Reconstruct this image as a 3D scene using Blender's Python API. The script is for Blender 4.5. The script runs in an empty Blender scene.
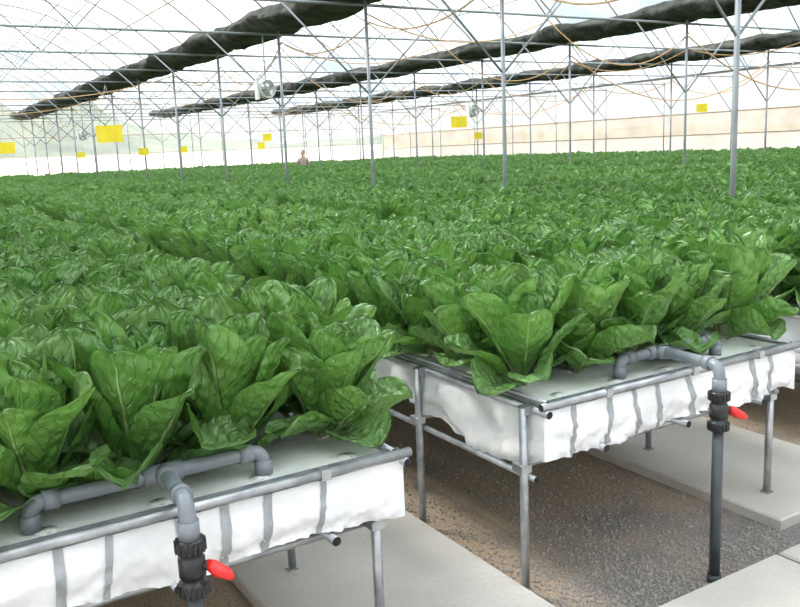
import bpy, bmesh, math, random
from mathutils import Vector, Matrix, noise, Euler
random.seed(7)
S=bpy.context.scene
S.view_settings.view_transform='Standard'
S.view_settings.look='None'
pi=math.pi

# ------------------------------------------------------------ materials
def newmat(name):
    m=bpy.data.materials.new(name); m.use_nodes=True
    nt=m.node_tree; b=nt.nodes['Principled BSDF']; return m,nt,b
def N(nt,t,**k):
    n=nt.nodes.new(t)
    for a,v in k.items(): setattr(n,a,v)
    return n
def math_(nt,op,a,b=None,c=None):
    n=N(nt,'ShaderNodeMath',operation=op)
    for i,x in enumerate((a,b,c)):
        if x is None: continue
        if isinstance(x,(int,float)): n.inputs[i].default_value=x
        else: nt.links.new(x,n.inputs[i])
    return n.outputs[0]
def mixc(nt,f,a,b):
    n=N(nt,'ShaderNodeMix',data_type='RGBA')
    if isinstance(f,(int,float)): n.inputs[0].default_value=f
    else: nt.links.new(f,n.inputs[0])
    for i,x in ((6,a),(7,b)):
        if isinstance(x,tuple): n.inputs[i].default_value=(*x,1)
        else: nt.links.new(x,n.inputs[i])
    return n.outputs[2]
def noise_(nt,scale,detail=4,coord='Object',rough=.5):
    tc=N(nt,'ShaderNodeTexCoord'); n=N(nt,'ShaderNodeTexNoise')
    n.inputs['Scale'].default_value=scale; n.inputs['Detail'].default_value=detail; n.inputs['Roughness'].default_value=rough
    nt.links.new(tc.outputs[coord],n.inputs['Vector']); return n.outputs['Fac']
def ramp(nt,f,a,b):
    n=N(nt,'ShaderNodeMapRange'); nt.links.new(f,n.inputs[0]); n.inputs[1].default_value=a; n.inputs[2].default_value=b
    return n.outputs[0]
def bump(nt,b,h,st,dist=.01):
    n=N(nt,'ShaderNodeBump'); n.inputs['Strength'].default_value=st; n.inputs['Distance'].default_value=dist
    nt.links.new(h,n.inputs['Height']); nt.links.new(n.outputs[0],b.inputs['Normal']); return n
def simple(name,c1,c2,rough=.5,metal=0,scale=8,bs=0,spec=.5,bd=.01):
    m,nt,b=newmat(name)
    f=ramp(nt,noise_(nt,scale),.35,.65)
    nt.links.new(mixc(nt,f,c1,c2),b.inputs['Base Color'])
    b.inputs['Roughness'].default_value=rough; b.inputs['Metallic'].default_value=metal
    b.inputs['Specular IOR Level'].default_value=spec
    if bs: bump(nt,b,noise_(nt,scale*3),bs,bd)
    return m
M={}
M['steel']=simple('galvanized_steel',(.31,.33,.35),(.49,.51,.53),.38,.75,14)
M['frame']=simple('frame_steel',(.24,.27,.29),(.36,.39,.41),.5,.3,4)
M['cloth']=simple('white_liner',(.72,.74,.76),(.82,.83,.84),.35,0,6,.35)
M['strip']=simple('grey_clip_strip',(.26,.28,.30),(.37,.39,.41),.4,0,20)
M['foam']=simple('white_foam',(.66,.70,.66),(.76,.78,.75),.7,0,20,.2)
M['pvc']=simple('grey_pvc',(.15,.175,.20),(.21,.235,.26),.35,0,10)
M['dpipe']=simple('dark_pvc',(.032,.042,.052),(.050,.060,.070),.4,0,10)
M['black']=simple('black_plastic',(.010,.011,.013),(.018,.018,.020),.35,0,30)
M['red']=simple('red_plastic',(.65,.015,.015),(.75,.03,.025),.35,0,30)
M['endshade']=simple('tube_end_shade',(.01,.01,.01),(.02,.02,.02),.9,0,30)  # near-black cap colour, paints the shade inside open tube ends
M['yellow']=simple('yellow_card',(.82,.64,.01),(.90,.73,.03),.5,0,10)
M['orange']=simple('orange_hose',(.60,.35,.15),(.70,.44,.21),.5,0,10)
M['shade']=simple('black_shade_cloth',(.030,.032,.028),(.090,.093,.080),.9,0,5,.6,.2,.05)
M['tan']=simple('tan_band',(.40,.34,.27),(.50,.43,.35),.8,0,3)
m,nt,b=newmat('concrete')
f=ramp(nt,noise_(nt,2.2,8),.3,.7); c=mixc(nt,f,(.38,.36,.325),(.52,.50,.46))
f2=ramp(nt,noise_(nt,60,3),.45,.75); c=mixc(nt,math_(nt,'MULTIPLY',f2,.35),c,(.30,.28,.25))
nt.links.new(c,b.inputs['Base Color']); b.inputs['Roughness'].default_value=.85
bump(nt,b,noise_(nt,90,4),.3,.004); M['conc']=m
m,nt,b=newmat('gravel_soil')
tc=N(nt,'ShaderNodeTexCoord'); sp=N(nt,'ShaderNodeSeparateXYZ'); nt.links.new(tc.outputs['Object'],sp.inputs[0])
yy=math_(nt,'MULTIPLY',math_(nt,'SUBTRACT',sp.outputs[1],2.5),.35)
f=ramp(nt,math_(nt,'ADD',noise_(nt,1.8,6),math_(nt,'MINIMUM',math_(nt,'MAXIMUM',yy,-.08),.2)),.38,.60); g=ramp(nt,noise_(nt,110,3,rough=.7),.35,.65)
dark=mixc(nt,g,(.08,.075,.07),(.29,.275,.26)); sand=mixc(nt,g,(.21,.155,.105),(.45,.36,.26))
nt.links.new(mixc(nt,f,dark,sand),b.inputs['Base Color']); b.inputs['Roughness'].default_value=.95
bump(nt,b,noise_(nt,120,4),1,.012); M['soil']=m
M['stone']=simple('stone',(.11,.105,.10),(.40,.365,.32),.85,0,60)
M['outsoil']=simple('outside_soil',(.34,.28,.21),(.42,.36,.28),.95,0,.3)
M['hill']=simple('hill_scrub',(.05,.07,.05),(.12,.14,.10),.95,0,.25)
# polythene film
def film(name,trans,c1,c2,scale=.7):
    m,nt,b=newmat(name); nt.nodes.remove(b)
    out=nt.nodes['Material Output']
    tl=N(nt,'ShaderNodeBsdfTranslucent'); tr=N(nt,'ShaderNodeBsdfTransparent'); df=N(nt,'ShaderNodeBsdfDiffuse')
    f=ramp(nt,noise_(nt,scale,5),.35,.65)
    col=mixc(nt,f,c1,c2); nt.links.new(col,tl.inputs[0]); nt.links.new(col,df.inputs[0])
    m1=N(nt,'ShaderNodeMixShader'); m1.inputs[0].default_value=.15
    nt.links.new(tl.outputs[0],m1.inputs[1]); nt.links.new(df.outputs[0],m1.inputs[2])
    m2=N(nt,'ShaderNodeMixShader'); m2.inputs[0].default_value=trans
    nt.links.new(m1.outputs[0],m2.inputs[1]); nt.links.new(tr.outputs[0],m2.inputs[2])
    nt.links.new(m2.outputs[0],out.inputs[0]); return m
M['film']=film('roof_film',.30,(.24,.29,.34),(.62,.64,.66),.45)
M['net']=film('insect_net',.72,(.50,.50,.48),(.6,.6,.58))
M['curtain']=film('side_curtain',.08,(.50,.48,.45),(.60,.58,.55))
M['tannet']=film('tan_side_net',.22,(.46,.40,.33),(.56,.50,.43),1.5)
M['netn']=film('end_wall_net',.88,(.40,.42,.42),(.5,.52,.52))

# leaf material
def leafmat(name):
    m,nt,b=newmat(name)
    uv=N(nt,'ShaderNodeUVMap',uv_map='UVMap'); sp=N(nt,'ShaderNodeSeparateXYZ'); nt.links.new(uv.outputs[0],sp.inputs[0])
    s=sp.outputs[0]; t=math_(nt,'ABSOLUTE',math_(nt,'SUBTRACT',math_(nt,'MULTIPLY',sp.outputs[1],2),1))
    wd=math_(nt,'ADD',.035,math_(nt,'MULTIPLY',math_(nt,'POWER',math_(nt,'SUBTRACT',1.001,s),2),.20))
    mid=math_(nt,'SUBTRACT',1,math_(nt,'MINIMUM',math_(nt,'DIVIDE',t,wd),1))
    mid=math_(nt,'MINIMUM',math_(nt,'MULTIPLY',mid,2.5),1)
    ph=math_(nt,'SUBTRACT',math_(nt,'MULTIPLY',s,8),math_(nt,'MULTIPLY',t,2.6))
    nz=N(nt,'ShaderNodeTexNoise'); nz.inputs['Scale'].default_value=7; nt.links.new(uv.outputs[0],nz.inputs['Vector'])
    ph=math_(nt,'ADD',ph,math_(nt,'MULTIPLY',nz.outputs['Fac'],1.2))
    tri=math_(nt,'PINGPONG',ph,.5)
    vein=math_(nt,'SUBTRACT',1,math_(nt,'MINIMUM',math_(nt,'DIVIDE',tri,.09),1))
    vein=math_(nt,'MULTIPLY',vein,.38)
    vm=math_(nt,'MAXIMUM',math_(nt,'MULTIPLY',mid,1.0),vein)
    oi=N(nt,'ShaderNodeObjectInfo')
    tc=N(nt,'ShaderNodeTexCoord'); n2=N(nt,'ShaderNodeTexNoise'); n2.inputs['Scale'].default_value=9; nt.links.new(tc.outputs['Object'],n2.inputs['Vector'])
    base=mixc(nt,ramp(nt,n2.outputs['Fac'],.3,.7),(.052,.165,.030),(.120,.295,.058))
    base=mixc(nt,math_(nt,'MULTIPLY',oi.outputs['Random'],.32),base,(.20,.38,.085))
    col=mixc(nt,math_(nt,'MULTIPLY',vm,.52),base,(.40,.56,.25))
    stem=ramp(nt,s,.26,.06)
    col=mixc(nt,stem,col,(.46,.58,.30))
    geo=N(nt,'ShaderNodeNewGeometry')
    col=mixc(nt,math_(nt,'MULTIPLY',geo.outputs['Backfacing'],.35),col,(.26,.41,.19))
    nt.links.new(col,b.inputs['Base Color'])
    b.inputs['Roughness'].default_value=.34; b.inputs['Specular IOR Level'].default_value=.6
    mp=N(nt,'ShaderNodeMapping'); mp.inputs['Scale'].default_value=(1.8,1,1); nt.links.new(uv.outputs[0],mp.inputs[0])
    vo=N(nt,'ShaderNodeTexVoronoi',feature='SMOOTH_F1'); vo.inputs['Scale'].default_value=8; nt.links.new(mp.outputs[0],vo.inputs['Vector'])
    h=math_(nt,'SUBTRACT',math_(nt,'MULTIPLY',vo.outputs['Distance'],-1.3),math_(nt,'MULTIPLY',vm,.8))
    bump(nt,b,h,1.0,.014)
    out=nt.nodes['Material Output']; tl=N(nt,'ShaderNodeBsdfTranslucent'); nt.links.new(mixc(nt,.5,col,(.25,.5,.07)),tl.inputs[0])
    mx=N(nt,'ShaderNodeMixShader'); mx.inputs[0].default_value=.17
    nt.links.new(b.outputs[0],mx.inputs[1]); nt.links.new(tl.outputs[0],mx.inputs[2]); nt.links.new(mx.outputs[0],out.inputs[0])
    return m
M['leaf']=leafmat('lettuce_leaf')

# ------------------------------------------------------------ mesh builder
class MB:
    def __init__(s): s.v=[];s.f=[];s.m=[];s.ms=[];s.sm=[]
    def mi(s,k):
        if k not in s.ms: s.ms.append(k)
        return s.ms.index(k)
    def add(s,vs,fs,mat,smooth=True):
        o=len(s.v); s.v+= [tuple(v) for v in vs]; i=s.mi(mat)
        for f in fs: s.f.append(tuple(a+o for a in f)); s.m.append(i); s.sm.append(smooth)
    def box(s,c,d,mat):
        x,y,z=c; a,b_,e=d[0]/2,d[1]/2,d[2]/2
        vs=[(x+i*a,y+j*b_,z+k*e) for i in(-1,1) for j in(-1,1) for k in(-1,1)]
        s.add(vs,[(0,1,3,2),(4,6,7,5),(0,4,5,1),(2,3,7,6),(0,2,6,4),(1,5,7,3)],mat,False)
    def sweep(s,pts,r,mat,seg=10,dark_ends=False):
        pts=[Vector(p) for p in pts]; n=len(pts); vs=[]; fs=[]
        rr=r if isinstance(r,(list,tuple)) else [r]*n
        t0=(pts[1]-pts[0]).normalized(); up=Vector((0,0,1)) if abs(t0.z)<.9 else Vector((1,0,0))
        a=t0.cross(up).normalized()
        for i,p in enumerate(pts):
            t=(pts[min(i+1,n-1)]-pts[max(i-1,0)]).normalized()
            a=(a-t*a.dot(t)).normalized(); b_=t.cross(a)
            for k in range(seg):
                w=2*pi*k/seg; vs.append(p+a*math.cos(w)*rr[i]+b_*math.sin(w)*rr[i])
        for i in range(n-1):
            for k in range(seg):
                k2=(k+1)%seg; fs.append((i*seg+k,i*seg+k2,(i+1)*seg+k2,(i+1)*seg+k))
        s.add(vs,fs,mat)
        o=len(s.v)-len(vs)
        for base,rev in ((0,True),((n-1)*seg,False)):
            f=[o+base+k for k in range(seg)]
            if rev: f.reverse()
            s.f.append(tuple(f)); s.m.append(s.mi('endshade' if dark_ends else mat)); s.sm.append(False)  # flat cap; dark colour stands in for the shaded hollow
    def obj(s,name,parent=None,mesh_only=False):
        me=bpy.data.meshes.new(name); me.from_pydata(s.v,[],s.f)
        for k in s.ms: me.materials.append(M[k])
        me.polygons.foreach_set('material_index',s.m); me.polygons.foreach_set('use_smooth',s.sm); me.update()
        if mesh_only: return me
        o=bpy.data.objects.new(name,me); S.collection.objects.link(o)
        if parent: o.parent=parent
        return o
def elbow(pts,R=.04,k=6):
    pts=[Vector(p) for p in pts]; out=[pts[0]]
    for i in range(1,len(pts)-1):
        a=(pts[i-1]-pts[i]).normalized(); b_=(pts[i+1]-pts[i]).normalized()
        p0=pts[i]+a*R; p1=pts[i]+b_*R
        for j in range(k+1):
            t=j/k; out.append(p0*(1-t)**2+pts[i]*2*t*(1-t)+p1*t*t)
    out.append(pts[-1]); return out

# ------------------------------------------------------------ layout
XL0=1.94; PITCH=2.13; TW=1.48
H_T=.76
YEND=41.0
def yfront(k): return {0:2.25,-1:2.17,-2:2.2}.get(k,2.25+.05*math.sin(k*2.3))
PY=[4.5+2.95*n for n in range(-3,14)]
yS,yN=PY[0]-.25,PY[-1]+.25

# ------------------------------------------------------------ floor etc
mb=MB(); mb.add([(-6.96,yS,0),(25.15,yS,0),(25.15,yN,0),(-6.96,yN,0)],[(0,1,2,3)],'soil',False); mb.obj('floor')
mb=MB()
mb.add([(-150,-60,-.03),(200,-60,-.03),(200,250,-.03),(-150,250,-.03)],[(0,1,2,3)],'outsoil',False); mb.obj('ground_outside')
def slab(name,x0,x1,y0,y1,z=.05):
    mb=MB(); b_=.008
    lo=[(x0,y0),(x1,y0),(x1,y1),(x0,y1)]; hi=[(x0+b_,y0+b_),(x1-b_,y0+b_),(x1-b_,y1-b_),(x0+b_,y1-b_)]
    vs=[(x,y,0) for x,y in lo]+[(x,y,z-b_) for x,y in lo]+[(x,y,z) for x,y in hi]
    fs=[(8,9,10,11)]
    for r in (0,4):
        for i in range(4):
            j=(i+1)%4; fs.append((r+i,r+j,r+4+j,r+4+i))
    mb.add(vs,fs,'conc',False); return mb.obj(name)
for k in range(-2,11):
    x=XL0+PITCH*k-.93
    slab('concrete_walkway',x,x+.88,2.10,41)
x=-6.8
while x<25:
    slab('concrete_path',x,min(x+2.4,25),-4.4,1.93,.05); x+=2.42

# ------------------------------------------------------------ grow table
def table_mesh(front_seed,sag):
    mb=MB(); W=TW; L=YEND-2.2
    def disp(u,v,sd):
        w=noise.noise(Vector((u*7,v*3,sd)))*.026+noise.noise(Vector((u*22,v*6,sd+5)))*.014
        w+=.016*noise.noise(Vector(((u+v*.25)*40,v*2,sd+9)))
        return (w*(.25+v)+.016*math.sin(pi*min(1,v)))
    def side(org,d,nrm,us,depth,dsp,rows=11):
        vs=[];fs=[]
        for u in us:
            for r in range(rows):
                v=r/(rows-1); dp=depth(u)
                p=Vector(org)+Vector(d)*u+Vector(nrm)*dsp(u,v); p.z=org[2]-dp*v; vs.append(p)
        for i in range(len(us)-1):
            for r in range(rows-1):
                a=i*rows+r; fs.append((a,a+rows,a+rows+1,a+1))
        mb.add(vs,fs,'cloth')
    zt=-.02; sd0=front_seed
    cb=lambda u,e: min(1,max(0,u/.07))*min(1,max(0,(e-u)/.07))
    usf=[W*i/130 for i in range(131)]
    dep0=lambda u:.175+.012*math.sin(u*9+sd0)+.03*sag*math.exp(-((u)/.35)**2)
    dep=lambda u:.19+(dep0(u)-.19)*cb(u,W)
    dF=lambda u,v: disp(u,v,front_seed)*cb(u,W)
    side((0,0,H_T+zt),(1,0,0),(0,-1,0),usf,dep,dF)
    usl=[.03*i for i in range(134)]+[4+ (L-4)*i/60 for i in range(1,61)]
    depl0=lambda u:.17+.02*math.sin(u*5+sd0)+sag*.12*math.exp(-((u-.32)/.28)**2)+.012*math.sin(u*17)
    depl=lambda u:.19+(depl0(u)-.19)*cb(u,99)
    side((0,0,H_T+zt),(0,1,0),(-1,0,0),usl,depl,lambda u,v:(disp(u,v,front_seed+3)-.004)*cb(u,99))
    side((W,0,H_T+zt),(0,1,0),(1,0,0),usl,lambda u:.18+.01*math.sin(u*6),lambda u,v:disp(u,v,front_seed+6)*cb(u,99))
    mb.box((W/2,L/2,H_T-.172),(W-.03,L-.03,.008),'cloth')
    rnd=random.Random(front_seed)
    u=.13
    while u<W-.08:
        w=rnd.uniform(.018,.032); sl=rnd.uniform(-.025,.025); vs=[];fs=[]
        for r in range(11):
            v=r/10
            for q in (0,1,2):
                uu=u+sl*v+q*w/2; vs.append((uu,-dF(uu,v)-.003,H_T+zt-dep(uu)*v*.99))
        for r in range(10):
            for q in (0,1): a=r*3+q; fs.append((a,a+1,a+4,a+3))
        mb.add(vs,fs,'strip'); u+=rnd.choice([.13,.18,.22])
    y=.03
    while y<L-.2:
        l=min(1.2,L-y); mb.box((W/2,y+l/2,H_T-.02),(W-.05,l-.006,.03),'foam'); y+=1.2
    for c in range(5):
        for yy in (.09,):
            cx=.15+c*.295; mb.sweep([(cx,yy,H_T-.006),(cx,yy,H_T-.001),(cx,yy,H_T+.001),(cx,yy,H_T-.0045)],[.030,.030,.023,.020],'foam',16)
    r=.0145
    mb.sweep([(-.025,-.012,H_T+.004),(W+.02,-.012,H_T+.004)],r,'steel',12,True)
    mb.box((W/2,.012,H_T-.004),(W,.022,.012),'steel'); mb.box((W/2,.024,H_T+.001),(W,.004,.022),'steel')
    for xx in (0,W):
        mb.sweep([(xx,-.03,H_T-.024),(xx,L,H_T-.024)],r,'steel',12,True)
        s_=1 if xx==0 else -1
        mb.box((xx+s_*.012,L/2,H_T-.002),(.022,L,.010),'steel')
        mb.sweep([(xx+s_*.025,.01,H_T+.006),(xx+s_*.025,L,H_T+.006)],.010,'steel',10,True)
    for uu in (.3,.78,1.2):
        mb.box((uu,-.012,H_T+.004),(.03,.036,.034),'steel')
    for uu in (.28,.74,1.22):
        mb.sweep([(uu,-.03,H_T-.212),(uu,L,H_T-.212)],.015,'steel',10,True)
    y=.07
    while y<L:
        mb.sweep([(-.040,y,.0),(-.040,y,H_T-.01)],.0165,'steel',12)
        mb.box((-.02,y,H_T-.02),(.05,.04,.03),'steel')
        mb.sweep([(W-.07,y,.05),(W-.07,y,H_T-.19)],.0165,'steel',12)
        mb.box((-.04,y,.004),(.04,.04,.008),'steel'); mb.box((W-.07,y,.054),(.04,.04,.008),'steel')
        mb.sweep([(-.055,y+.034,H_T-.245),(W+.02,y+.034,H_T-.245)],.0155,'steel',10,True)
        for xx in(-.04,W-.07): mb.box((xx,y+.012,H_T-.245),(.046,.06,.03),'steel')
        y+=.72
    mb.sweep([(-.005,.04,.47),(-.005,L,.47)],.013,'steel',10,True)
    return mb.obj('t',mesh_only=True)
tm=[table_mesh(1.0,0.2),table_mesh(4.0,1.0)]
for k in range(-2,11):
    o=bpy.data.objects.new('hydroponic_grow_table',tm[0 if k in(-1,) else 1]); S.collection.objects.link(o)
    o.location=(XL0+PITCH*k,yfront(k),0)

# ------------------------------------------------------------ pvc drain
def drain(k,xo0,xo1,xt,xdown,ydown):
    mb=MB(); r=.0215; zt=.832; yb=yfront(k)+.11
    X=XL0+PITCH*k
    a=(X+xo0,yb,H_T-.004); b_=(X+xo1,yb,H_T-.004)
    mb.sweep(elbow([a,(a[0],yb,zt),(b_[0],yb,zt),b_],.04),r,'pvc',16)
    for p in (a,b_):
        mb.sweep([(p[0],p[1],H_T),(p[0],p[1],H_T+.045)],r*1.25,'pvc',16)
    for (p,q) in (((a[0]+.035,yb,zt),(a[0]+.075,yb,zt)),((b_[0]-.075,yb,zt),(b_[0]-.035,yb,zt))):
        mb.sweep([p,q],r*1.25,'pvc',16)
    xt=X+xt; mb.sweep([(xt-.055,yb,zt),(xt+.055,yb,zt)],r*1.28,'pvc',16)
    xd=X+xdown
    mb.sweep([(xt,yb,zt),(xt,yb-.06,zt+.006)],r*1.28,'pvc',16)
    zz=zt+.03
    mb.sweep(elbow([(xt,yb,zt),(xt,yb-.07,zt+.008),(xd,ydown,zz),(xd,ydown,.70)],.05,8),r,'pvc',16)
    mb.sweep([(xd,ydown,zz-.05),(xd,ydown,zz-.10)],r*1.27,'pvc',16)
    d=(Vector((xt,yb-.07,zt+.008))-Vector((xd,ydown,zz))).normalized()
    mb.sweep([Vector((xd,ydown,zz))+d*.045,Vector((xd,ydown,zz))+d*.085],r*1.27,'pvc',16)
    z0=.765
    mb.sweep([(xd,ydown,z) for z in (z0,z0-.002,z0-.035,z0-.037,z0-.05,z0-.052,z0-.10,z0-.102,z0-.115,z0-.117,z0-.15,z0-.152)],
      [.024,.036,.036,.029,.029,.034,.034,.029,.029,.037,.037,.025],'black',20)
    for j in range(16):
        w=2*pi*j/16
        for zc in (z0-.018,z0-.134): mb.box((xd+.036*math.cos(w),ydown+.036*math.sin(w),zc),(.007,.007,.03),'black')
    dv=Vector((.86,-.50,0)).normalized(); c=Vector((xd,ydown,z0-.075))
    mb.sweep([c+dv*.02,c+dv*.048],.013,'black',12)
    up=Vector((0,0,1)); sd=Vector((.5,.86,0))
    hv=Vector((.62,-.45,-.35)).normalized()
    vs=[];fs=[]
    prof=[(0,.014,.016),(.02,.022,.022),(.035,.021,.019),(.06,.017,.015),(.068,.011,.010),(.072,.004,.004)]
    c2=c+dv*.04
    for (l,w,h) in prof:
        for q in range(8):
            an=2*pi*q/8; vs.append(c2+hv*l+sd*math.cos(an)*w+up*math.sin(an)*h)
    for i in range(len(prof)-1):
        for q in range(8): fs.append((i*8+q,i*8+(q+1)%8,i*8+8+(q+1)%8,i*8+8+q))
    fs.append(tuple(range(7,-1,-1))); fs.append(tuple(range((len(prof)-1)*8,len(prof)*8)))
    mb.add(vs,fs,'red')
    mb.sweep([(xd,ydown,z0-.14),(xd,ydown,0.0)],.0205,'dpipe',16)
    mb.sweep([(xd,ydown,.03),(xd,ydown,0)],.027,'dpipe',16)
    mb.obj('pvc_drain_pipe')
drain(0,.49,1.07,.70,.62,1.985)
drain(-1,.41,1.06,.76,.735,1.975)
for k in (1,2,3,4): drain(k,.49,1.07,.70,.62,1.985)

# ------------------------------------------------------------ lettuce plants
def plant(seed):
    rnd=random.Random(seed); V=[];F=[];UV=[]
    NS,NT=18,11
    nl=24; az=rnd.uniform(0,6.28)
    for i in range(nl):
        q=i/(nl-1)            # 0 outer .. 1 inner
        az+=2.39996+rnd.uniform(-.3,.3)
        L=(.24+.105*min(1,q*2.4)-.065*max(0,q-.55)*2)*rnd.uniform(.90,1.10)
        W=(.182-.035*q)*rnd.uniform(.88,1.12)
        phi0=math.radians(45*(1-q)**1.15+2)+rnd.uniform(-.08,.08)
        bend=math.radians(rnd.uniform(0,36)*(1-q*.75))-q*.12
        if q<.22: phi0+=.20; bend+=.28
        cup=rnd.uniform(.25,.62)+.22*q; ruf=rnd.uniform(.02,.07); ph=rnd.uniform(0,6); fr=rnd.uniform(9,15)
        roll=rnd.uniform(-.40,.40); tw=rnd.uniform(-.55,.55)
        R=Vector((math.cos(az),math.sin(az),0)); Bv=Vector((-math.sin(az),math.cos(az),0)); U=Vector((0,0,1))
        p=R*(.012+.018*(1-q))+U*(.0+.03*q); o=len(V); ps=0
        for a in range(NS):
            s=1-(1-a/(NS-1))**1.6
            phi=phi0+bend*s**1.8
            T=R*math.sin(phi)+U*math.cos(phi); Nn=-R*math.cos(phi)+U*math.sin(phi)
            rl=roll*s+tw*s*s
            B2=Bv*math.cos(rl)+Nn*math.sin(rl); N2=Nn*math.cos(rl)-Bv*math.sin(rl)
            p=p+T*(L*(s-ps)); ps=s
            x=max(0,(s-.09)/.91); c0=.59
            if x<c0: w=max(.012,W/2*math.sin(pi/2*x/c0)**.9)
            else: w=W/2*max(0,1-((x-c0)/(1-c0))**2.2)**.5
            w=max(w,.003)*(1+.02*math.sin(s*29+ph))
            for b_ in range(NT):
                t=-1+2*b_/(NT-1)
                lift=cup*w*(t*t)+ruf*W*.5*math.sin(fr*s+ph+(1.5 if t>0 else 0))*abs(t)**2*min(1,x*3)
                lift-=.007*math.exp(-(t/.18)**2)*min(1,x*4)
                lift+=noise.noise(Vector((s*4,t*2,seed*3+i)))*.015*min(1,x*3)
                lift+=noise.noise(Vector((s*12,t*5,seed*3+i+.5)))*.006*min(1,x*3)
                lat=t*w*(1-.12*cup*t*t)
                v=p+B2*lat+N2*lift
                rad=math.hypot(v.x,v.y); fl=min(.055,.25*max(0,rad-.03))
                if v.z<fl: v.z=fl+(v.z-fl)*.12
                V.append(v); UV.append((s,(t+1)/2))
        for a in range(NS-1):
            for b_ in range(NT-1):
                k=o+a*NT+b_; F.append((k,k+1,k+NT+1,k+NT))
    me=bpy.data.meshes.new('lettuce_plant'); me.from_pydata([tuple(v) for v in V],[],F)
    uv=me.uv_layers.new(name='UVMap')
    for li,l in enumerate(me.loops): uv.data[li].uv=UV[l.vertex_index]
    me.polygons.foreach_set('use_smooth',[True]*len(F)); me.materials.append(M['leaf']); me.update()
    return bpy.data.objects.new('lettuce_plant',me)
PC=bpy.data.collections.new('lettuce_variants')
for i in range(8): PC.objects.link(plant(11+i*5))

def make_gn(coll):
    ng=bpy.data.node_groups.new('scatter_'+coll.name,'GeometryNodeTree')
    ng.interface.new_socket('Geometry',in_out='INPUT',socket_type='NodeSocketGeometry')
    ng.interface.new_socket('Geometry',in_out='OUTPUT',socket_type='NodeSocketGeometry')
    gi=ng.nodes.new('NodeGroupInput'); go=ng.nodes.new('NodeGroupOutput')
    ip=ng.nodes.new('GeometryNodeInstanceOnPoints'); ci=ng.nodes.new('GeometryNodeCollectionInfo')
    ci.inputs['Collection'].default_value=coll; ci.inputs['Separate Children'].default_value=True; ci.inputs['Reset Children'].default_value=True
    def attr(nm,t):
        a=ng.nodes.new('GeometryNodeInputNamedAttribute'); a.data_type=t; a.inputs['Name'].default_value=nm; return a.outputs[0]
    L=ng.links.new
    L(gi.outputs[0],ip.inputs['Points']); L(ci.outputs[0],ip.inputs['Instance']); ip.inputs['Pick Instance'].default_value=True
    L(attr('idx','INT'),ip.inputs['Instance Index'])
    L(attr('rot','FLOAT_VECTOR'),ip.inputs['Rotation']); L(attr('scl','FLOAT_VECTOR'),ip.inputs['Scale'])
    L(ip.outputs[0],go.inputs[0]); return ng
def scatter(name,pts,rots,scl,idx,ng):
    me=bpy.data.meshes.new(name); me.from_pydata(pts,[],[])
    a=me.attributes.new('rot','FLOAT_VECTOR','POINT'); a.data.foreach_set('vector',[c for r in rots for c in r])
    a=me.attributes.new('scl','FLOAT_VECTOR','POINT'); a.data.foreach_set('vector',[c for r in scl for c in r])
    a=me.attributes.new('idx','INT','POINT'); a.data.foreach_set('value',idx)
    o=bpy.data.objects.new(name,me); S.collection.objects.link(o)
    md=o.modifiers.new('scatter','NODES'); md.node_group=ng; return o
GL=make_gn(PC)
for k in range(-2,11):
    P=[];R=[];C=[];I=[]
    y=.29; row=0
    while y<YEND-2.5:
        for c in range(5):
            xo=.14+c*.30+random.uniform(-.02,.02)
            P.append((xo,y+random.uniform(-.03,.03)+(.03 if c%2 else 0),H_T-.006))
            tx=0; ty=0
            if c==0: ty=-.12
            if c==4: ty=.10
            if row==0: tx=.10
            if row==0 and k==-1 and c<2: tx=.18
            j=.05 if row==0 or c in (0,4) else .09
            rx,ry,rz=tx+random.uniform(-j,j),ty+random.uniform(-j,j),random.uniform(0,6.283)
            R.append(tuple((Euler((rx,ry,0)).to_matrix()@Euler((0,0,rz)).to_matrix()).to_euler()))
            s=random.uniform(1.05,1.25) if row>1 else random.uniform(1.12,1.26)
            C.append((s,s,s*random.uniform(1.0,1.20))); I.append(random.randrange(8))
        y+=.315; row+=1
    o=scatter('lettuce_crop',P,R,C,I,GL); o.location=(XL0+PITCH*k,yfront(k),0)

# gravel stones
SC=bpy.data.collections.new('stone_variants')
for i in range(4):
    bm=bmesh.new(); bmesh.ops.create_icosphere(bm,subdivisions=2,radius=1)
    for v in bm.verts: v.co*=1+.35*noise.noise(v.co*1.3+Vector((i*7,0,0))); v.co.z*=.7
    me=bpy.data.meshes.new('stone'); bm.to_mesh(me); bm.free(); me.materials.append(M['stone'])
    SC.objects.link(bpy.data.objects.new('stone',me))
GS=make_gn(SC); P=[];R=[];C=[];I=[]
for (x0,x1,n) in ((1.91,3.12,7500),(-.2,.99,1500),(4.06,5.2,900)):
    for _ in range(n):
        x=random.uniform(x0,x1); y=1.97+5*random.random()**1.7
        if noise.noise(Vector((x*1.2,y*1.2,3)))<-.25 and random.random()<.7: continue
        P.append((x,y,.002)); R.append((random.random()*6,random.random()*6,random.random()*6)); s=random.uniform(.003,.009); C.append((s,s,s)); I.append(random.randrange(4))
scatter('gravel_stones',P,R,C,I,GS)

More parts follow.
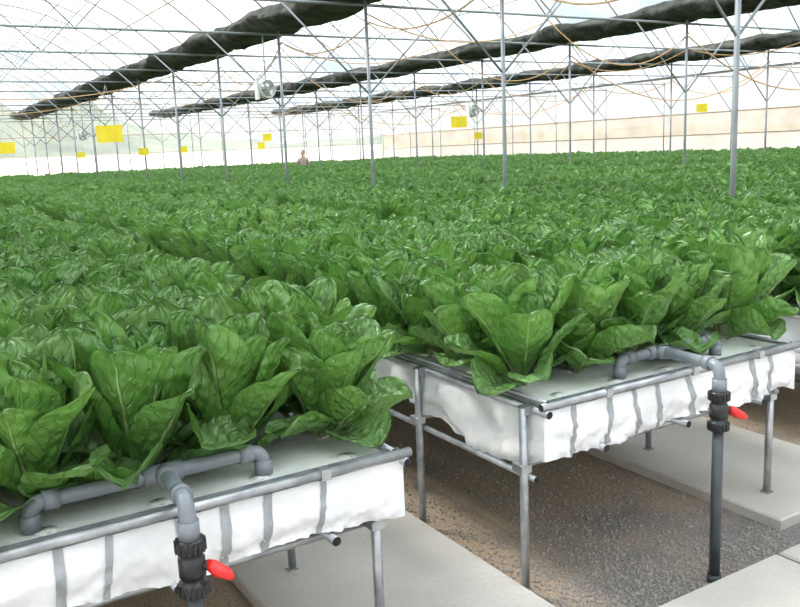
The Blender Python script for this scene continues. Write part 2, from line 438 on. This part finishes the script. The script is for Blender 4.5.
# ------------------------------------------------------------ greenhouse frame
GX=[-6.88,-.49,5.90,12.29,18.68,25.07]; Z0=3.68; RISE=1.55
BAY=6.39
def arch(u): return Z0+.16+RISE*(1-(2*u-1)**2)
mb=MB()
for gx in GX:
    inner=abs(gx+6.88)>.1 and abs(gx-25.07)>.1
    for n,y in enumerate(PY):
        zb=.05 if (inner and (y<1.93 or 2.1<y<41)) else 0
        mb.sweep([(gx,y,zb),(gx,y,Z0)],.023,'frame',10)
        mb.box((gx,y,zb+.006),(.12,.12,.012),'frame')
mb.obj('greenhouse_posts')
mb=MB()
for gi,gx in enumerate(GX):
    ya,yb=PY[0]-.2,PY[-1]+.2
    vs=[];fs=[]
    prof=[(-.14,.17),(-.07,.10),(.07,.10),(.14,.17)]
    for y in (ya,yb):
        for (dx,dz) in prof: vs.append((gx+dx,y,Z0+dz))
    for i in range(3): fs.append((i,i+1,i+5,i+4))
    mb.add(vs,fs,'frame',False)
for bi in range(5):
    x0=GX[bi]
    for n,y in enumerate(PY):
        mb.sweep([(x0,y,Z0-.06),(x0+BAY,y,Z0-.06)],.020,'frame',8)
        mb.sweep([(x0,y,2.45),(x0+1.25,y,Z0-.06)],.013,'frame',6)
        mb.sweep([(x0+BAY,y,2.45),(x0+BAY-1.25,y,Z0-.06)],.013,'frame',6)
        for (ua,ub) in ((.5,.28),(.5,.72)):
            mb.sweep([(x0+BAY*ua,y,Z0-.06),(x0+BAY*ub,y,arch(ub)-.03)],.011,'frame',6)
        mb.sweep([(x0+BAY*u/16,y,arch(u/16)-.03) for u in range(17)],.017,'tan',6)
        if n<len(PY)-1: mb.sweep([(x0+BAY*u/16,y+1.475,arch(u/16)-.03) for u in range(17)],.014,'tan',6)
    for u in (.14,.32,.5,.68,.86):
        mb.sweep([(x0+BAY*u,PY[0],arch(u)-.05),(x0+BAY*u,PY[-1],arch(u)-.05)],.013,'tan',6)
mb.obj('greenhouse_roof_frame')
mb=MB()
for bi in range(5):
    x0=GX[bi]; vs=[];fs=[]; ny=36
    for j in range(ny+1):
        y=PY[0]-.2+(PY[-1]-PY[0]+.4)*j/ny
        for i in range(21):
            u=i/20; vs.append((x0+BAY*u,y,arch(u)+.01*math.sin(j*2.1+i)))
    for j in range(ny):
        for i in range(20):
            a=j*21+i; fs.append((a,a+1,a+22,a+21))
    mb.add(vs,fs,'film')
mb.obj('ceiling')
for gx in GX[1:5]:
    mb=MB(); vs=[];fs=[]; ny=260; sg=18
    for j in range(ny+1):
        y=PY[0]+(PY[-1]-PY[0])*j/ny
        sag=.07*abs(math.sin(pi*(y-PY[0])/2.95))
        for q in range(sg):
            w=2*pi*q/sg
            r=1+.30*noise.noise(Vector((math.cos(w)*1.5,math.sin(w)*1.5+gx,y*1.2)))+.18*noise.noise(Vector((w*3,gx,y*4)))
            vs.append((gx+.02+.50*r*math.cos(w),y,Z0+.20-sag+.18*r*math.sin(w)))
    for j in range(ny):
        for q in range(sg): fs.append((j*sg+q,j*sg+(q+1)%sg,(j+1)*sg+(q+1)%sg,(j+1)*sg+q))
    fs.append(tuple(range(sg-1,-1,-1))); fs.append(tuple(range(ny*sg,ny*sg+sg)))
    mb.add(vs,fs,'shade'); mb.obj('shade_curtain')

# walls
def wallX(name,x):
    mb=MB()
    for (za,zb,mt) in ((0,1.75,'curtain'),(1.75,2.5,'tannet'),(2.5,Z0+.1,'net')):
        mb.add([(x,yS,za),(x,yN,za),(x,yN,zb),(x,yS,zb)],[(0,1,2,3)],mt,False)
    for z in (.3,1.75,2.5):
        mb.sweep([(x,yS,z),(x,yN,z)],.03 if z>1 else .02,'tan' if z>1 else 'frame',6)
    mb.obj(name)
wallX('wall_east',25.15); wallX('wall_west',-6.96)
def wallY(name,y):
    mb=MB(); s_=1 if y<0 else -1
    for bi in range(5):
        x0=GX[bi]; vs=[];fs=[]
        mb.add([(x0,y,0),(x0+BAY,y,0),(x0+BAY,y,2.0),(x0,y,2.0)],[(0,1,2,3)],'curtain',False)
        for i in range(17):
            u=i/16; vs+=[(x0+BAY*u,y,2.0),(x0+BAY*u,y,arch(u))]
        for i in range(16): fs.append((2*i,2*i+2,2*i+3,2*i+1))
        mb.add(vs,fs,'netn',False)
        for q in range(1,4): 
            u=q/4; mb.sweep([(x0+BAY*u,y+s_*.04,0),(x0+BAY*u,y+s_*.04,arch(u))],.025,'frame',6)
    for z in (2.0,2.9): mb.sweep([(GX[0],y+s_*.04,z),(GX[-1],y+s_*.04,z)],.025,'tan',6)
    mb.obj(name)
wallY('wall_north',yN); wallY('wall_south',yS)

# hills outside
mb=MB(); vs=[];fs=[]; nx,ny=70,12
for j in range(ny+1):
    for i in range(nx+1):
        x=-60+i*3; y=62+j*5
        prof=math.sin(pi*min(1,j/ny*1.0))
        h=(10*math.exp(-((x-4)/15)**2)+2.8)*prof*(1+.5*noise.noise(Vector((x*.09,y*.09,0)))+.3*noise.noise(Vector((x*.5,y*.5,2))))
        vs.append((x,y,h-.1))
for j in range(ny):
    for i in range(nx):
        a=j*(nx+1)+i; fs.append((a,a+1,a+nx+2,a+nx+1))
mb.add(vs,fs,'hill'); mb.obj('hillside')

# ------------------------------------------------------------ yellow sticky traps
def trap(x,y,z,w=.26,h=.16,ry=0):
    mb=MB(); sd=Vector((math.cos(ry),math.sin(ry),0)); nr=Vector((-sd.y,sd.x,0)); c=Vector((x,y,z))
    vs=[];fs=[]
    for i in range(7):
        for e in (0,1):
            for n_ in (-1,1):
                t=i/6-.5; vs.append(c+sd*w*t+Vector((0,0,h*(e-.5)))+nr*(.012*math.cos(t*5)+n_*.0015))
    for i in range(6):
        a=i*4; b_=a+4
        fs+=[(a,b_,b_+2,a+2),(a+1,a+3,b_+3,b_+1),(a,a+1,b_+1,b_),(a+2,b_+2,b_+3,a+3)]
    fs+=[(0,2,3,1),(24,25,27,26)]
    mb.add(vs,fs,'yellow',False)
    for e in (-.4,.4):
        mb.sweep([c+sd*w*e+Vector((0,0,h/2-.01)),c+Vector((0,0,.45))],.002,'frame',5)
    mb.sweep([c+Vector((0,0,.45)),Vector((x,y,Z0-.03))],.002,'frame',5)
    mb.obj('yellow_sticky_trap')
for t in ((1.93,8.45,1.95,.26,.16),(7.25,10.2,2.04,.23,.16),(14.8,12.1,2.27,.22,.17),(1.70,14.1,1.95,.26,.17),(8.2,19.6,2.1,.22,.18),
          (5.6,21.2,1.88,.24,.17),(5.3,27.2,1.9,.25,.17),(12.2,16.4,1.92,.2,.16),(10.0,24.4,1.95,.22,.2),(8.4,27.0,1.95,.25,.2)):
    trap(*t,ry=-.5+random.uniform(-.3,.3))

# ------------------------------------------------------------ circulation fans
def fan(x,y,z,yaw=.2):
    mb=MB(); r=.15; ax=Vector((math.sin(yaw),-math.cos(yaw),0)); sd=Vector((math.cos(yaw),math.sin(yaw),0)); up=Vector((0,0,1)); c=Vector((x,y,z))
    vs=[];fs=[];n=28
    for d,rr in ((-.07,r),(.07,r),(.07,r-.015),(-.07,r-.015)):
        for k in range(n):
            w=2*pi*k/n; vs.append(c+ax*d+sd*math.cos(w)*rr+up*math.sin(w)*rr)
    for q in range(4):
        for k in range(n): fs.append((q*n+k,q*n+(k+1)%n,((q+1)%4)*n+(k+1)%n,((q+1)%4)*n+k))
    mb.add(vs,fs,'foam')
    for q in (-.07,.07):
        for rr in (.05,.09,.125):
            mb.sweep([c+ax*q+sd*math.cos(2*pi*k/20)*rr+up*math.sin(2*pi*k/20)*rr for k in range(21)],.003,'foam',4)
        for k in range(4):
            w=pi*k/4; e=sd*math.cos(w)*r+up*math.sin(w)*r; mb.sweep([c+ax*q-e,c+ax*q+e],.003,'foam',4)
    mb.sweep([c-ax*.09,c+ax*.05],.04,'frame',14)
    for k in range(4):
        w=2*pi*k/4+.3; e=sd*math.cos(w)+up*math.sin(w); f=-sd*math.sin(w)+up*math.cos(w)
        mb.add([c+e*.03-f*.02,c+e*.03+f*.02+ax*.02,c+e*.125+f*.05+ax*.03,c+e*.125-f*.04-ax*.02],[(0,1,2,3)],'frame')
    mb.box(c-sd*.175,(.04,.10,.34),'foam')
    mb.sweep([c+up*r,Vector((x,y,Z0-.06))],.010,'frame',6)
    mb.obj('circulation_fan')
fan(5.62,PY[6]+.0,2.75); fan(12.0,PY[7],2.5); fan(5.62,PY[11],2.5)

# ------------------------------------------------------------ orange hoses
mb=MB()
def swag(a,b_,sag,n=14,r=.010):
    a=Vector(a);b_=Vector(b_); mb.sweep([a.lerp(b_,i/n)-Vector((0,0,sag*4*(i/n)*(1-i/n))) for i in range(n+1)],r,'orange',6)
for gx,zz in ((5.9,3.5),(12.29,3.3),(18.68,3.3)):
    for i in range(len(PY)-1):
        swag((gx+.05,PY[i],zz-.1*(i%2)),(gx+.05,PY[i+1],zz-.1*((i+1)%2)),.28 if i%3 else .5)
for n in (5,6,8,10):
    y=PY[n]-.04
    swag((5.9,y,3.5),(9.1,y,3.55),.35); swag((9.1,y,3.55),(12.29,y,3.45),.6)
    swag((12.29,y,3.4),(18.68,y,3.4),.9,r=.013)
    if n>6: swag((-.49,y,3.5),(5.9,y,3.5),.5)
mb.obj('orange_irrigation_hose')

# ------------------------------------------------------------ worker (standing in an aisle)
E=bpy.data.objects.new('greenhouse_worker',None); S.collection.objects.link(E)
m,nt,b=newmat('worker_clothes')
tc=N(nt,'ShaderNodeTexCoord'); sp=N(nt,'ShaderNodeSeparateXYZ'); nt.links.new(tc.outputs['Object'],sp.inputs[0])
cr=N(nt,'ShaderNodeValToRGB'); cr.color_ramp.interpolation='CONSTANT'
el=cr.color_ramp.elements; el[0].position=0; el[0].color=(.02,.02,.02,1); el[1].position=.06; el[1].color=(.05,.07,.14,1)
e=el.new(.52); e.color=(.40,.30,.28,1); e=el.new(.825); e.color=(.45,.30,.24,1)
nt.links.new(math_(nt,'DIVIDE',sp.outputs[2],1.72),cr.inputs[0]); nt.links.new(cr.outputs[0],b.inputs['Base Color']); b.inputs['Roughness'].default_value=.9
M['wc']=m; M['skin']=simple('skin',(.42,.27,.20),(.48,.31,.24),.6); M['hair']=simple('dark_hair',(.02,.015,.01),(.04,.03,.02),.6)
M['eye']=simple('eye',(.02,.02,.02),(.03,.03,.03),.3); M['lip']=simple('lip',(.35,.14,.12),(.40,.17,.14),.5)
def skinned(name,verts,edges,rad,mat,sub=2):
    me=bpy.data.meshes.new(name); me.from_pydata(verts,edges,[]); me.materials.append(M[mat])
    o=bpy.data.objects.new(name,me); S.collection.objects.link(o); o.parent=E
    o.modifiers.new('s','SKIN')
    if len(me.skin_vertices)==0: return o
    for i,r in enumerate(rad):
        sv=me.skin_vertices[0].data[i]; sv.radius=(r,r) if not isinstance(r,tuple) else r
    me.skin_vertices[0].data[0].use_root=True
    md=o.modifiers.new('d','SUBSURF'); md.levels=sub; md.render_levels=sub
    return o
bv=[(0,0,.93),(0,0,1.08),(0,0,1.25),(0,.0,1.39),(0,0,1.47),(0,-.01,1.54),
    (.09,0,.86),(.10,-.02,.50),(.10,.0,.10),(.10,-.12,.06),(-.09,0,.86),(-.10,-.02,.50),(-.10,.02,.10),(-.10,-.10,.06),
    (.17,0,1.38),(.23,.02,1.12),(.21,-.20,1.06),(-.17,0,1.38),(-.23,.02,1.12),(-.21,-.20,1.08)]
be=[(0,1),(1,2),(2,3),(3,4),(4,5),(0,6),(6,7),(7,8),(8,9),(0,10),(10,11),(11,12),(12,13),(3,14),(14,15),(15,16),(3,17),(17,18),(18,19)]
br=[(.15,.11),(.135,.10),(.15,.11),(.13,.10),.06,.052,.09,.062,.045,.04,.09,.062,.045,.04,.062,.045,.03,.062,.045,.03]
skinned('body',bv,be,br,'wc')
for sx in (1,-1):
    w=Vector((.21*sx,-.20,1.06 if sx>0 else 1.08)); v=[w,w+Vector((0,-.05,-.01))];ed=[(0,1)];rd=[.026,.034]
    for j,(dx,l) in enumerate(((-.027,.065),(-.009,.078),(.009,.072),(.027,.055))):
        b0=w+Vector((dx,-.085,-.012)); b1=b0+Vector((0,-l*.5,-.008)); b2=b1+Vector((0,-l*.4,-.025))
        n=len(v); v+=[b0,b1,b2]; ed+=[(1,n),(n,n+1),(n+1,n+2)]; rd+=[.010,.009,.008]
    b0=w+Vector((-.035*sx,-.045,-.005)); n=len(v); v+=[b0,b0+Vector((-.018*sx,-.035,-.01))]; ed+=[(1,n),(n,n+1)]; rd+=[.011,.009]
    skinned('hand_%s'%('right' if sx>0 else 'left'),[tuple(q) for q in v],ed,rd,'skin',1)
hb=MB(); nu,nv=24,18
def ell(c,r,mat,f=None):
    vs=[];fs=[]
    for j in range(nv+1):
        th=pi*j/nv
        for i in range(nu):
            a=2*pi*i/nu; p=Vector((math.sin(th)*math.cos(a),math.sin(th)*math.sin(a),math.cos(th)))
            if f: p=f(p)
            vs.append((c[0]+p.x*r[0],c[1]+p.y*r[1],c[2]+p.z*r[2]))
    for j in range(nv):
        for i in range(nu): fs.append((j*nu+i,(j+1)*nu+i,(j+1)*nu+(i+1)%nu,j*nu+(i+1)%nu))
    hb.add(vs,fs,mat)
def face(p):
    q=p.copy()
    if p.z<0: q.x*=1+.28*p.z; q.y*=1+.12*p.z
    if p.y<-.85 and abs(p.x)<.22 and -.35<p.z<.1: q.y-=.16
    return q
hc=(0,-.02,1.63)
ell(hc,(.075,.095,.115),'skin',face)
ell((.03,-.105,1.645),(.011,.008,.007),'eye'); ell((-.03,-.105,1.645),(.011,.008,.007),'eye')
ell((0,-.105,1.575),(.022,.008,.006),'lip'); ell((.077,-.015,1.63),(.010,.018,.03),'skin'); ell((-.077,-.015,1.63),(.010,.018,.03),'skin')
ell((0,.005,1.665),(.083,.098,.095),'hair')
hb.obj('head',E)
E.location=(14.42,31.0,.05); E.rotation_euler=(0,0,-.6)

# ------------------------------------------------------------ light
w=bpy.data.worlds.new('world'); S.world=w; w.use_nodes=True; nt=w.node_tree
bg=nt.nodes['Background']
tc=N(nt,'ShaderNodeTexCoord'); sp=N(nt,'ShaderNodeSeparateXYZ'); nt.links.new(tc.outputs['Generated'],sp.inputs[0])
nt.links.new(mixc(nt,ramp(nt,sp.outputs[2],0,.6),(.98,.98,1.0),(.92,.96,1.0)),bg.inputs[0])
nt.links.new(math_(nt,'ADD',1.2,math_(nt,'MULTIPLY',ramp(nt,sp.outputs[2],.2,.85),3.6)),bg.inputs[1])
sl=bpy.data.lights.new('sun','SUN'); sl.energy=13; sl.angle=.25; sl.color=(1,.96,.90)
so=bpy.data.objects.new('sun',sl); S.collection.objects.link(so); so.rotation_euler=Euler((math.radians(-30),math.radians(-24),0)); so.location=(0,0,20)

# ------------------------------------------------------------ camera
th=math.radians(31); p=math.radians(10.4); ro=math.radians(2.4)
fh=Vector((math.sin(th),math.cos(th),0)); R=Vector((math.cos(th),-math.sin(th),0)); Z=Vector((0,0,1))
Fw=fh*math.cos(p)-Z*math.sin(p); Dn=-fh*math.sin(p)-Z*math.cos(p)
Rc=R*math.cos(ro)+Dn*math.sin(ro); Up=R*math.sin(ro)-Dn*math.cos(ro)
mw=Matrix.Identity(4)
for i in range(3): mw[i][0]=Rc[i]; mw[i][1]=Up[i]; mw[i][2]=-Fw[i]
mw[2][3]=1.70
cd=bpy.data.cameras.new('camera'); cd.lens=38.0; cd.sensor_width=36; cd.clip_end=500
co=bpy.data.objects.new('camera',cd); S.collection.objects.link(co); co.matrix_world=mw; S.camera=co
